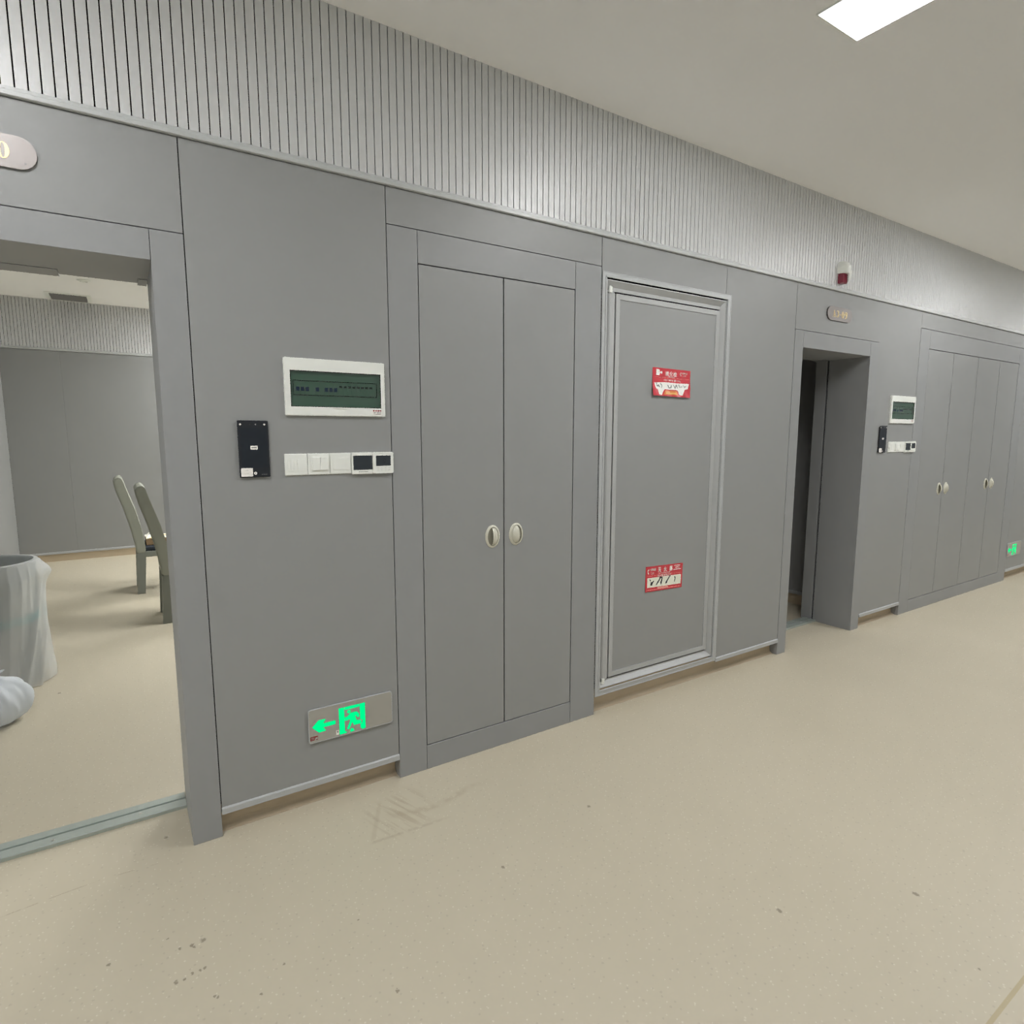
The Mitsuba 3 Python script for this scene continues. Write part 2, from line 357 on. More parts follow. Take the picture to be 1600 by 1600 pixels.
room_plate(4.326, 2.394, "A3-09", "brown pill-shaped plate with gold lettering A3-09 over the dark doorway")

# ---------------------------------------------------------------- cupboards
def shell_pull():
    """An oval ring with a domed cup, open on its left side."""
    def ell(a, b, h, n=48):
        return m3.Manifold.sphere(1.0, n).scale((a, h, b))
    front = m3.Manifold.cube((1, 1, 1), True).translate((0, -0.5, 0))
    ring = (ell(0.0405, 0.0555, 0.012) ^ front) - (ell(0.0305, 0.0455, 0.05)) + (m3.Manifold.cylinder(0.002, 1, 1, 48).scale((0.040, 0.055, 1)).rotate((90, 0, 0)))
    cup = (ell(0.0290, 0.0432, 0.024) - ell(0.0270, 0.0412, 0.0220)) ^ front
    cup = cup - m3.Manifold.cube((0.1, 0.2, 0.2), True).translate((-0.0540, 0, 0)).rotate((0, 0, -10))
    return ring, cup
ring_m, cup_m = shell_pull()
floor_m = m3.Manifold.cylinder(0.0012, 1, 1, 36).scale((0.030, 0.045, 1)).rotate((90, 0, 0)).translate((0, -0.0021, 0))
PULL = {1: [mikit.ply(tm(ring_m), "m_shell", 40), mikit.ply(tm(cup_m), "m_shell", 40)], -1: [mikit.ply(tm(ring_m.mirror((1, 0, 0))), "m_shell", 40), mikit.ply(tm(cup_m.mirror((1, 0, 0))), "m_shell", 40)]}
PULL_FLOOR = mikit.ply(tm(floor_m), "m_shell_groove")

def cupboard(label, xs, zb, zo, zh, post_l, post_r, zk):
    """xs: the joints between the doors."""
    k = thing("cupboard", label, "cupboard", None)
    x0, x1 = xs[0], xs[-1]
    part(k, "post", cat(bx(post_l + G, x0 - 0.001, -0.001, 0.021, 0, zh - G, 0.001), bx(post_l + G, x0 - 0.001, 0.021, 0.0605, 0, 0.122)), "m_frame")
    part(k, "post", cat(bx(x1 + 0.001, post_r - G, -0.001, 0.021, 0, zh - G, 0.001), bx(x1 + 0.001, post_r - G, 0.021, 0.0605, 0, 0.122)), "m_frame")
    part(k, "head", bx(x0 + .001, x1 - .001, -0.001, 0.021, zo + .0015, zh - G, 0.001), "m_frame")
    part(k, "plinth", bx(x0 + .001, x1 - .001, -0.001, 0.021, 0, zb - .0015, 0.001), "m_frame")
    for i in range(len(xs) - 1):
        a, b = xs[i], xs[i + 1]
        d = part(k, "door", bx(a + 0.0032, b - 0.0032, 0.0005, 0.0205, zb + 0.002, zo - 0.0025, 0.0012), "m_panel")
        s = 1 if i % 2 == 0 else -1
        hx = b - 0.066 if s > 0 else a + 0.068
        r = part(d, "pull", PULL[s][0], None, at=(hx, 0.0005, zk), label="pale beige oval shell pull")
        part(d, "pull_cup", PULL[s][1], None, at=(hx, 0.0005, zk))
        part(d, "pull_floor", PULL_FLOOR, None, at=(hx, 0.0005, zk))
cupboard("tall flush two-door grey cupboard with beige shell pulls between the switches and the fire cabinet", [1.102, 1.529, 1.949], 0.118, 2.267, 2.402, 0.966, 2.119, 1.071)
cupboard("tall flush four-door grey cupboard with two pairs of shell pulls at the right edge", [5.727, 6.200, 6.712, 7.207, 7.675], 0.110, 2.263, 2.418, 5.558, 7.871, 1.072)

# ---------------------------------------------------------------- fire cabinet
def frame4(x0, x1, z0, z1, w, y, depth):
    return ex(sbox(x0, z0, x1, z1).difference(sbox(x0 + w, z0 + w, x1 - w, z1 - w)), y, depth)

fk = thing("fire_cabinet", "tall grey flush fire cabinet with bright metal frame and two red notices", "fire cabinet")
def trim_mesh():
    out = sbox(2.1205, 0.1035, 3.140, 2.381)
    inn = sbox(2.149, 0.134, 3.108, 2.353)
    lip = inn.buffer(0.007, join_style=2)
    return cat(ex(out.difference(inn), -0.0005, 0.0055), ex(lip.difference(inn), -0.006, 0.0035), ex(out.difference(out.buffer(-0.005, join_style=2)), -0.006, 0.0015))
part(fk, "outer_trim", trim_mesh(), "m_alu")
def reveal():
    """A lip and a slope that leads inwards from it, all round."""
    q = [(2.155, 3.0985, 0.1415, 2.3465, -0.0004), (2.160, 3.0945, 0.146, 2.3415, -0.0004), (2.176, 3.079, 0.169, 2.3145, 0.024), (2.228, 3.073, 0.176, 2.296, 0.024), (2.228, 3.073, 0.176, 2.296, 0.034)]
    v, f = [], []
    for a, b, c, d, y in q:
        v += [(a, y, c), (b, y, c), (b, y, d), (a, y, d)]
    for r in range(len(q) - 1):
        for s in range(4):
            i, j = r * 4 + s, r * 4 + (s + 1) % 4
            f += [[i, j, j + 4], [i, j + 4, i + 4]]
    v += [(2.155, 0.04, 0.1415), (3.0985, 0.04, 0.1415), (3.0985, 0.04, 2.3465), (2.155, 0.04, 2.3465)]
    o = len(v) - 4
    for s in range(4):
        i, j = s, (s + 1) % 4
        f += [[i, o + i, o + j], [i, o + j, j]]
    return trimesh.Trimesh(np.array(v), np.array(f), process=False)
part(fk, "reveal", reveal(), "m_leafedge")
part(fk, "backing", bx(2.140, 3.112, 0.042, 0.07, 0.126, 2.360), "m_core")
stile = tm(m3.Manifold.hull(m3.Manifold.cylinder(2.10, 0.015, 0.015, 24) + m3.Manifold.cylinder(2.10, 0.015, 0.015, 24).translate((0.022, 0, 0))).translate((2.194, 0.0275, 0.186)))
part(fk, "hinge_stile", stile, "m_leafedge", 40)
for z, n in ((2.286, "hinge_pin"), (0.158, "hinge_pin")):
    pin = m3.Manifold.cylinder(0.032, 0.006, 0.006, 16).translate((2.1865, 0.012, z)) + m3.Manifold.cylinder(0.030, 0.005, 0.005, 16).translate((2.1975, 0.012, z)) + M(2.178, 2.206, 0.012, 0.028, z + .004, z + .012)
    part(fk, n, tm(pin), "m_white", 40)
leaf = part(fk, "door", bx(2.262, 3.041, 0.0215, 0.040, 0.206, 2.264), "m_panel")
part(leaf, "door_edging", frame4(2.2375, 3.0665, 0.186, 2.2868, 0.0275, 0.041, 0.0235), "m_leafedge")

def curl(mesh, x0, z0, w, h, corners, rip=0.0):
    """Bends a flat sheet off the door: corners are the distances of its four corners (bl, br, tl, tr) from the door."""
    v = mesh.vertices
    s, t = (v[:, 0] - x0) / w, (v[:, 2] - z0) / h
    lift = (corners[0] * (1 - s) + corners[1] * s) * (1 - t) + (corners[2] * (1 - s) + corners[3] * s) * t
    lift = lift * (0.25 + 0.75 * np.clip(1 - t, 0, 1) ** 1.6) + rip * np.sin(s * 21) * np.sin(t * 9 + s * 4) * (1 - np.clip(t * 1.5, 0, 1))
    m = mesh.copy()
    m.vertices[:, 1] -= lift
    return m

def finemesh(poly, y, depth, step=0.012):
    m = ex(poly, y, depth)
    return m.subdivide_to_size(step)

def cjk_row(s, x, z, w, h, bold=1):
    n = len(s)
    return union_all([put_text(c, x + i * w / n, z, w / n * 0.86, h, cjk=True, bold=bold) for i, c in enumerate(s)])

PHONE = LineString([(0.010, 0.030), (0.004, 0.027), (0.002, 0.018), (0.004, 0.008), (0.010, 0.004)]).buffer(0.0022).union(sbox(0.006, 0.024, 0.0125, 0.031)).union(sbox(0.006, 0.003, 0.0125, 0.010))

def notice(name, label, x0, z0, w, h, tilt, corners, rip, layers):
    """layers: (part name, drawing from the lower left corner, material)."""
    k = thing(name, label, "notice")
    def place(g, y, d):
        m = finemesh(g, y, d)
        m.apply_translation((x0, 0, z0))
        m = curl(m, x0, z0, w, h, corners, rip)
        m.apply_transform(trimesh.transformations.rotation_matrix(tilt, (0, -1, 0), (x0, 0, z0)))
        return m
    part(k, "sheet", place(sbox(0, 0, w, h), 0.0213, 0.0009), "m_red", 30)
    for i, (n, g, m) in enumerate(layers):
        part(k, n, place(g, 0.0203 - 0.0002 * i, 0.0004), m)

W1, H1 = 0.310, 0.156
hyd = [
    ("divider", sbox(0.018, 0.1035, 0.297, 0.105), "m_pink"),
    ("picture_field", Polygon([(0.012, 0.072), (0.10, 0.079), (0.2, 0.078), (0.298, 0.081), (0.288, 0.050), (0.262, 0.045), (0.250, 0.030), (0.244, 0.012), (0.235, 0.010), (0.214, 0.014), (0.206, 0.034), (0.19, 0.040), (0.16, 0.038), (0.12, 0.038), (0.10, 0.040), (0.085, 0.030), (0.072, 0.006), (0.048, 0.008), (0.040, 0.034), (0.026, 0.040)]), "m_print"),
    ("orange_band", Polygon([(0.084, 0.008), (0.206, 0.010), (0.196, 0.033), (0.16, 0.034), (0.12, 0.034), (0.102, 0.034), (0.092, 0.022)]), "m_orange"),
    ("white_lettering", union_all([cjk_row("消火栓", 0.100, 0.113, 0.100, 0.028, 2), cjk_row("火警电话", 0.236, 0.131, 0.050, 0.011, 0), put_text("119", 0.246, 0.119, 0.024, 0.009), affinity.translate(affinity.scale(PHONE, 0.75, 0.75, origin=(0, 0)), 0.222, 0.118),
                               put_text("FIRE HYDRANT", 0.126, 0.1065, 0.050, 0.0052), cjk_row("消火栓使用方法", 0.090, 0.085, 0.140, 0.011, 0),
                               sbox(0.028, 0.114, 0.054, 0.147), affinity.scale(Point(0.070, 0.131).buffer(0.0075), 1, 1), sbox(0.054, 0.128, 0.064, 0.134)]), "m_print"),
    ("sketches", union_all([LineString([(0.03, 0.07), (0.036, 0.052), (0.046, 0.060), (0.052, 0.050)]).buffer(0.0028), LineString([(0.060, 0.069), (0.072, 0.058), (0.068, 0.046)]).buffer(0.002), LineString([(0.122, 0.062), (0.130, 0.048), (0.146, 0.050), (0.150, 0.062)]).buffer(0.003),
                        LineString([(0.168, 0.064), (0.180, 0.048), (0.190, 0.068), (0.200, 0.052)]).buffer(0.0028), LineString([(0.212, 0.070), (0.220, 0.056), (0.236, 0.060)]).buffer(0.002), LineString([(0.25, 0.068), (0.262, 0.058), (0.272, 0.066)]).buffer(0.0018), LineString([(0.036, 0.130), (0.046, 0.130)]).buffer(0.006).difference(LineString([(0.036, 0.130), (0.046, 0.130)]).buffer(0.0045))]), "m_greymark"),
    ("yellow_lettering", union_all([sbox(0.102 + 0.011 * i, 0.014, 0.110 + 0.011 * i, 0.022) for i in range(8)]), "m_yellow"),
]
notice("notice", "crinkled red fire hydrant notice, curling at its lower edge, on the upper fire cabinet", 2.519, 1.772, W1, H1, -0.018, (0.014, 0.010, 0.001, 0.001), 0.003, hyd)

def sketch(pts, r):
    return LineString(pts).buffer(r)
W2, H2 = 0.312, 0.150
ext_ = [
    ("rule", union_all([sbox(0.014, 0.092, 0.300, 0.0935), sbox(0.010, 0.0085, 0.298, 0.011)]), "m_pink"),
    ("picture_field", sbox(0.014, 0.024, 0.300, 0.082), "m_cream"),
    ("footer_label", sbox(0.100, 0.010, 0.190, 0.0225), "m_pink"),
    ("white_lettering", union_all([put_text(c, 0.100 + 0.048 * i, 0.110, 0.026, 0.030, cjk=True, bold=2) for i, c in enumerate("灭火器")] + [cjk_row("火警电话", 0.034, 0.122, 0.050, 0.016, 0), put_text("119", 0.042, 0.101, 0.026, 0.013), affinity.translate(PHONE, 0.014, 0.102),
                               put_text("FIRE EXTINGUISHER", 0.104, 0.1005, 0.100, 0.006), cjk_row("灭火器使用方法", 0.098, 0.084, 0.114, 0.011, 0)] + [sbox(a, 0.1135 + 0.0115 * i, b, 0.1180 + 0.0115 * i) for i, (a, b) in enumerate(((0.230, 0.297), (0.245, 0.282), (0.237, 0.290)))]), "m_print"),
    ("sketches", union_all([sketch([(0.036, 0.072), (0.040, 0.064)], 0.003), Polygon([(0.040, 0.038), (0.042, 0.054), (0.052, 0.058), (0.060, 0.050), (0.056, 0.036)]), sketch([(0.058, 0.052), (0.066, 0.060)], 0.003),
                        sketch([(0.092, 0.040), (0.112, 0.062), (0.124, 0.076)], 0.004), sketch([(0.118, 0.078), (0.138, 0.076), (0.132, 0.056)], 0.004), Polygon([(0.122, 0.052), (0.134, 0.058), (0.136, 0.046), (0.128, 0.032)]),
                        sketch([(0.174, 0.046), (0.188, 0.062), (0.204, 0.080)], 0.0035), Polygon([(0.166, 0.036), (0.170, 0.050), (0.182, 0.052), (0.180, 0.040)]), sketch([(0.244, 0.074), (0.250, 0.060), (0.244, 0.044)], 0.003)]), "m_ink"),
]
notice("notice", "flat red fire extinguisher notice with cream picture strip, low on the fire cabinet", 2.510, 0.640, W2, H2, -0.032, (0.004, 0.002, 0.001, 0.003), 0.0, ext_)

# ---------------------------------------------------------------- wall devices, built beside doorway one and repeated beside doorway two
WHERE = {0: ("on the panel between the left doorway and the two-door cupboard", (0, 0, 0)), 1: ("on the panel to the right of the dark doorway", (4.620, 0, 0.0165))}
_cache = {}
def cpart(parent, name, tag, make, m, off, smooth=False, **k):
    if (tag, m) not in _cache:
        _cache[tag, m] = mikit.ply(make(), m, smooth)
    return part(parent, name, _cache[tag, m], None, at=off, **k)

for w, (words, off) in WHERE.items():
    near = "near" if w == 0 else "far"
    # distribution box
    o = (off[0] - (0.016 if w else 0), 0, off[2])
    k = thing("breaker_box", ["wide white breaker box with green-tinted window left of the two-door cupboard", "white breaker box with dark green window right of the dark doorway"][w], "breaker box", "breaker boxes")
    def box_frame():
        g = rrect(0.5385, 0.9375, 1.6265, 1.845, 0.004)
        win = sbox(0.5595, 1.661, 0.9195, 1.798)
        return cat(ex(g.difference(win), 0.0, 0.011), ex(rrect(0.541, 0.935, 1.629, 1.8425, 0.004).difference(win), -0.011, 0.0025))
    cpart(k, "frame", "bf", box_frame, "m_white", o)
    cpart(k, "back_plate", "bb", lambda: bx(0.557, 0.922, -0.0012, -0.0002, 1.659, 1.800), "m_breaker", o)
    cpart(k, "window_pane", "bw", lambda: trimesh.Trimesh(np.array([(0.5597, -0.0095, 1.6612), (0.9193, -0.0095, 1.6612), (0.9193, -0.0095, 1.7978), (0.5597, -0.0095, 1.7978)]), np.array([[0, 1, 2], [0, 2, 3]])), "m_cover", o, label="green-tinted window pane")
    cpart(k, "window_rim", "br", lambda: frame4(0.5595, 0.9195, 1.661, 1.798, 0.0022, -0.0085, 0.0035), "m_dark", o)
    cpart(k, "latch", "bl", lambda: ex(Polygon([(0.716, 1.661), (0.785, 1.661), (0.775, 1.656), (0.726, 1.656)]), -0.011, 0.005), "m_white", o)
    rail = cpart(k, "breaker_rail", "brl", lambda: frame4(0.572, 0.906, 1.705, 1.762, 0.002, -0.0012, 0.003), "m_dark", o)
    xs = [(0.580, .0175), (0.598, .0175), (0.616, .0175), (0.655, .0175), (0.690, .0175), (0.708, .0175), (0.726, .0175)] + [(0.748 + 0.0178 * i, .0165) for i in range(8)]
    for i, (bx0, bw) in enumerate(xs):
        b = cpart(k, "breaker", ("brk", i), lambda: bx(bx0, bx0 + bw - 0.0006, -0.0042, -0.0012, 1.708, 1.757, 0.0005), "m_breaker", o)
        cpart(b, "toggle", ("tgl", i), lambda: bx(bx0 + 0.002, bx0 + bw - 0.003, -0.0065, -0.0042, 1.721 if i < 7 else 1.738, 1.737 if i < 7 else 1.746, 0.0004), "m_toggle" if i < 7 else "m_dark", o)
    cpart(k, "rating_label", "bs", lambda: ex(sbox(0.882, 1.6325, 0.922, 1.656), -0.0135, 0.0005), "m_print", o)
    cpart(k, "rating_mark", "bm", lambda: ex(union_all([sbox(0.884 + 0.0095 * i, 1.648, 0.890 + 0.0095 * i, 1.654) for i in range(4)]), -0.0140, 0.0003), "m_redmark", o)
    cpart(k, "rating_print", "bp", lambda: ex(union_all([sbox(0.885, 1.636 + 0.004 * i, 0.919, 1.6375 + 0.004 * i) for i in range(3)]), -0.0140, 0.0003), "m_greymark", o)

    # face reader
    o = (off[0] + (0.014 if w else 0.001), 0, off[2])
    k = thing("face_reader", ["black glass door access reader with white stickers beside the left doorway frame", "narrow-looking black door access reader beside the dark doorway frame"][w], "access reader", "black access readers")
    x0, x1, z0, z1 = 0.3640, 0.4715, 1.3945, 1.6055
    cpart(k, "case", "rc", lambda: bx(x0 + .004, x1 - .004, -0.009, 0.0, z0 + .004, z1 - .004, 0.003), "m_dark", o)
    cpart(k, "glass_front", "rg", lambda: bx(x0, x1, -0.0120, -0.008, z0, z1, 0.002), "m_black", o)
    cpart(k, "screen", "rs", lambda: ex(rrect(0.373, 0.4635, 1.430, 1.579, 0.002), -0.0120, 0.0004), "m_screen", o)
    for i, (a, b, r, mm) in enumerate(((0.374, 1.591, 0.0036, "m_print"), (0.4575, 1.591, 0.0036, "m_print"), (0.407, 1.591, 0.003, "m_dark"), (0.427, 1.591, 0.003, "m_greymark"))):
        cpart(k, "lamp" if i < 2 else "lens", ("rl", i), lambda: disc(a, b, r, -0.0120, 0.001, 16), mm, o)  # the white discs are painted reflections on unlit LEDs
    cpart(k, "small_sticker", "rt", lambda: ex(rrect(0.405, 0.4305, 1.498, 1.5125, 0.002), -0.0124, 0.0006), "m_print", o)
    cpart(k, "sticker_print", "rtp", lambda: ex(sbox(0.409, 1.5035, 0.4265, 1.507), -0.0130, 0.0003), "m_greymark", o)
    cpart(k, "sticker", "rk", lambda: ex(rrect(0.3685, 0.4095, 1.398, 1.430, 0.003), -0.0120, 0.0008), "m_print", o)
    cpart(k, "sticker_print", "rkp", lambda: ex(union_all([sbox(0.380, 1.409, 0.397, 1.4105), sbox(0.383, 1.420, 0.394, 1.4215)]), -0.0128, 0.0003), "m_white_line", o)
    cpart(k, "button", "ru", lambda: disc(0.4185, 1.4095, 0.0055, -0.0120, 0.0015, 20), "m_print", o)
    cpart(k, "button_mark", "rum", lambda: ex(affinity.scale(Point(0.4185, 1.4095).buffer(0.001), 1, 2.4), -0.0135, 0.0003), "m_ink", o)
    cpart(k, "small_print", "rv", lambda: ex(union_all([sbox(0.440 + 0.003 * i, 1.4035, 0.4422 + 0.003 * i, 1.4055) for i in range(7)]), -0.0120, 0.0003), "m_greymark", o)

    # the row of switches
    o = (off[0] + (0.012 if w else 0), 0, off[2] + 0.0015)
    def plate(x, y1):
        return cat(bx(x + .0004, x + 0.0866, -y1 * 0.6, 0.0, 1.394, 1.4785, 0.001), bx(x + .0012, x + 0.0858, -y1, -y1 * 0.55, 1.3950, 1.4775, 0.0016))
    txt = [("four-rocker", "leftmost of the five plates"), ("raised two-rocker", "second of the five plates"), ("flush single-rocker", "middle of the five plates")]
    for i in range(3):
        side = "beside the left doorway" if w == 0 else "beside the dark doorway"
        k = thing("light_switch", f"white {txt[i][0]} switch, {txt[i][1]} {side}", "light switch", "light switches")
        x = 0.5265 + 0.0872 * i
        cpart(k, "plate", ("sp", i), lambda: plate(x, 0.0075), "m_white", o)
        if i == 0:
            for j, (a, b) in enumerate(((0.009, 0.0215), (0.0215, 0.0335), (0.0335, 0.0465), (0.0465, 0.0785))):
                cpart(k, "rocker", ("s0", j), lambda: bx(x + a + .0009, x + b - .0009, -0.0094, -0.007, 1.4105, 1.4580, 0.0006), "m_white", o)
                cpart(k, "rocker_mark", ("s0m", j), lambda: ex(sbox(x + (a + b) / 2 - .001, 1.452, x + (a + b) / 2 + .001, 1.4545), -0.0088, 0.0002), "m_white_line", o)
        elif i == 1:
            for j, (a, b) in enumerate(((0.0155, 0.0475), (0.0475, 0.0805))):
                cpart(k, "rocker", ("s1", j), lambda: bx(x + a + .0004, x + b - .0004, -0.0145, -0.006, 1.4115, 1.4640, 0.0015), "m_white", o)
                cpart(k, "rocker_mark", ("s1m", j), lambda: ex(sbox(x + (a + b) / 2 - .0015, 1.4575, x + (a + b) / 2 + .0015, 1.4595), -0.0145, 0.0002), "m_white_line", o)
        else:
            cpart(k, "rocker", "s2", lambda: bx(x + 0.0115, x + 0.0815, -0.0094, -0.007, 1.411, 1.4590, 0.0006), "m_white", o)
            for j in range(2):
                cpart(k, "rocker_mark", ("s2m", j), lambda: ex(sbox(x + 0.030 + .017 * j, 1.453, x + 0.0325 + .017 * j, 1.4555), -0.0086, 0.0002), "m_white_line", o)
    side = "beside the left doorway" if w == 0 else "beside the dark doorway"
    k = thing("control_panel", f"white control panel with wide dark screen, fourth of five plates {side}", "control panel", "dark-screen control panels")
    cpart(k, "case", "cp", lambda: bx(0.7885, 0.8755, -0.0150, 0.0, 1.3905, 1.4795, 0.002), "m_white", o)
    cpart(k, "screen", "cs", lambda: ex(rrect(0.7935, 0.8735, 1.4085, 1.4665, 0.001), -0.0150, 0.0006), "m_lcd", o)
    cpart(k, "lettering", "cl", lambda: ex(union_all([sbox(0.8150 + 0.0036 * i, 1.399, 0.8178 + 0.0036 * i, 1.402) for i in range(11)]), -0.0150, 0.0003), "m_greymark", o)
    k = thing("thermostat", f"white thermostat with small dark screen above buttons, rightmost plate {side}", "thermostat", "thermostats")
    cpart(k, "case", "tp", lambda: cat(ex(rrect(0.8765, 0.9660, 1.3910, 1.4800, 0.007), -0.004, 0.012), bx(0.880, 0.962, -0.004, 0.0, 1.395, 1.476)), "m_white", o)
    cpart(k, "screen", "ts", lambda: ex(rrect(0.8895, 0.9535, 1.4225, 1.4650, 0.001), -0.0160, 0.0006), "m_lcd", o)
    cpart(k, "reading", "td", lambda: ex(affinity.translate(text_poly("0", 0.016), 0.9215, 1.4360), -0.0166, 0.0002), "m_screen", o)
    for i in range(4):
        for j in range(2):
            cpart(k, "button", ("tb", i, j), lambda: ex(rrect(0.8945 + 0.0165 * i, 0.9000 + 0.0165 * i, 1.4040 + 0.0095 * j, 1.4066 + 0.0095 * j, 0.0011), -0.0160, 0.0006), "m_white_line", o)
    cpart(k, "lettering", "tl", lambda: ex(union_all([sbox(0.8960 + 0.0032 * i, 1.4725, 0.8984 + 0.0032 * i, 1.4745) for i in range(7)]), -0.0160, 0.0003), "m_white_line", o)

# ---------------------------------------------------------------- exit signs
ARROW = Polygon([(0.584, 0.352), (0.611, 0.378), (0.641, 0.3765), (0.6295, 0.3595), (0.681, 0.3595), (0.681, 0.3425), (0.6295, 0.3425), (0.641, 0.3255), (0.6115, 0.324)])
MAN = [(0.7215, 0.360), (0.732, 0.360), (0.746, 0.3735), (0.771, 0.374), (0.781, 0.363), (0.782, 0.3505), (0.776, 0.3495), (0.771, 0.359), (0.763, 0.3625), (0.7695, 0.335), (0.790, 0.331), (0.792, 0.3185), (0.760, 0.319), (0.757, 0.329), (0.7505, 0.334), (0.737, 0.305), (0.7305, 0.308), (0.744, 0.338), (0.744, 0.354), (0.735, 0.347), (0.7220, 0.3475)]
def pictogram():
    left = Polygon([(0.696, 0.407), (0.719, 0.407), (0.720, 0.300), (0.728, 0.295), (0.728, 0.291), (0.697, 0.290)])
    top = Polygon([(0.721, 0.4065), (0.785, 0.4065), (0.785, 0.394), (0.721, 0.394)])
    right = Polygon([(0.787, 0.4065), (0.810, 0.4065), (0.810, 0.291), (0.797, 0.289), (0.789, 0.296), (0.7865, 0.314), (0.796, 0.317), (0.797, 0.332), (0.787, 0.336)])
    man = Polygon(MAN).buffer(0.001).buffer(0.0008)
    return union_all([left, top, right, man, Point(0.7395, 0.3825).buffer(0.0078), Polygon([(0.744, 0.306), (0.753, 0.305), (0.763, 0.292), (0.743, 0.290)])])
def glow_mesh(g, y):
    ms = []
    for q in getattr(g, "geoms", [g]):
        v, f = trimesh.creation.triangulate_polygon(q, engine="earcut")
        v3 = np.stack([v[:, 0], np.full(len(v), y), v[:, 1]], 1)
        n = np.cross(v3[f[:, 1]] - v3[f[:, 0]], v3[f[:, 2]] - v3[f[:, 0]])
        f = np.where((n[:, 1] > 0)[:, None], f[:, ::-1], f)
        ms.append(trimesh.Trimesh(v3, f, process=False))
    return trimesh.util.concatenate(ms)
GLOW = {"type": "area", "radiance": {"type": "rgb", "value": [0.0, 1.02, 0.27]}}
for w, o in enumerate(((0, 0, 0), (7.292, 0, -0.026))):
    k = thing("exit_sign", ["large grey exit sign with glowing green arrow and running figure, low beside the left doorway", "distant small exit sign with green arrow and figure, at the right photo edge"][w], "exit sign", "low exit signs")
    cpart(k, "plate", "ep", lambda: cat(ex(rrect(0.571, 0.9335, 0.2835, 0.4275, 0.009), -0.003, 0.0065), bx(0.577, 0.928, -0.003, 0, 0.289, 0.422)), "m_signplate", o)
    cpart(k, "plate_rim", "er", lambda: ex(rrect(0.5705, 0.934, 0.283, 0.428, 0.0095).difference(rrect(0.573, 0.9315, 0.2855, 0.4255, 0.008)), -0.0025, 0.0075), "m_alu", o)
    for n, g in (("arrow", ARROW), ("pictogram", pictogram())):
        if (n, "glow") not in _cache:
            _cache[n, "glow"] = mikit.ply(glow_mesh(g, -0.0100), "m_glow")
        key = part(k, n, {**_cache[n, "glow"], "emitter": GLOW}, None, at=o, label="glowing green " + n)
    cpart(k, "red_label", "el", lambda: ex(sbox(0.575, 0.2955, 0.606, 0.3125).difference(sbox(0.593, 0.2955, 0.598, 0.306)), -0.0095, 0.0004), "m_redmark", o)
    cpart(k, "label_mark", "elm", lambda: ex(union_all([put_text("IF", 0.579, 0.299, 0.011, 0.009), sbox(0.599, 0.298, 0.604, 0.307)]), -0.0099, 0.0002), "m_alu", o)
    cpart(k, "white_label", "ew", lambda: ex(rrect(0.682, 0.6945, 0.2925, 0.3130, 0.001), -0.0095, 0.0004), "m_print", o)
    cpart(k, "white_label_mark", "ewm", lambda: ex(rrect(0.6855, 0.6915, 0.302, 0.309, 0.001), -0.0099, 0.0003), "m_greymark", o)

# ---------------------------------------------------------------- fire alarm
k = thing("fire_alarm", "white fire alarm with dark red strobe, on the slats over the dark doorway", "fire alarm")
def alarm():
    E = lambda x, z, a, b, d: m3.Manifold.sphere(1.0, 40).scale((a, d, b)).translate((x, 0, z))
    fr = m3.Manifold.cube((1, 1, 1), True).translate((0, -0.5, 0))
    head = m3.Manifold.hull(E(0, 0.028, 0.054, 0.050, 0.062) + E(0, -0.030, 0.044, 0.036, 0.056)) ^ fr
    cut = m3.Manifold.cube((0.3, 0.2, 0.2), True).translate((0, -0.0990, -0.112))
    fin = m3.Manifold.hull(M(0.000, 0.036, -0.058, -0.050, -0.020, 0.010) + M(0.016, 0.024, -0.050, -0.044, -0.066, -0.058))
    return tm((head - cut) + fin)
am = alarm(); am.apply_translation((4.317, -0.0015, 2.675))
part(k, "body", am, "m_white", 40)
st = tm(m3.Manifold.hull(M(-0.034, 0.020, -0.036, 0.0, -0.072, -0.0125) + M(-0.036, 0.022, -0.030, 0.0, -0.076, -0.0125)))
st.apply_translation((4.317, -0.0015, 2.675))
part(k, "strobe", st, "m_strobe", 30, label="dark red strobe lens")

# ---------------------------------------------------------------- lamps of the corridor
def lamp_dicts(lx, ly, radiance):
    x, y, z = lx / 2, ly / 2, CEIL - 0.004
    v = np.array([(-x, -y, z), (x, -y, z), (x, y, z), (-x, y, z)])
    diff = mikit.ply(trimesh.Trimesh(v, np.array([[0, 2, 1], [0, 3, 2]]), process=False), "m_lamp")
    diff["emitter"] = {"type": "area", "radiance": {"type": "rgb", "value": radiance}}
    fr = ex(sbox(-x - .006, -y - .006, x + .006, y + .006).difference(sbox(-x, -y, x, y)), 0, 0.006)
    fr.apply_transform(np.linalg.inv(WALLMAP)); fr.apply_translation((0, 0, CEIL - 0.006))
    return diff, mikit.ply(fr, "m_white")
LD = lamp_dicts(0.277, 1.194, LAMP_RADIANCE)
LR = lamp_dicts(0.277, 1.194, ROOM_RADIANCE)
for i, x in enumerate(CORRIDOR_LAMPS):
    lab = ["second lamp left of the visible corridor ceiling lamp, outside the photo", "first lamp left of the visible corridor ceiling lamp, outside the photo", "glowing white ceiling panel lamp in the corridor, cut by the top edge of the photo", "first lamp right of the visible corridor ceiling lamp, outside the photo", "second lamp right of the visible corridor ceiling lamp, outside the photo", "third lamp right of the visible corridor ceiling lamp, outside the photo"][i]
    k = thing("ceiling_lamp", lab, "ceiling lamp", "corridor ceiling lamps")
    part(k, "diffuser", LD[0], None, at=(x, -1.556, 0)); part(k, "frame", LD[1], None, at=(x, -1.556, 0))
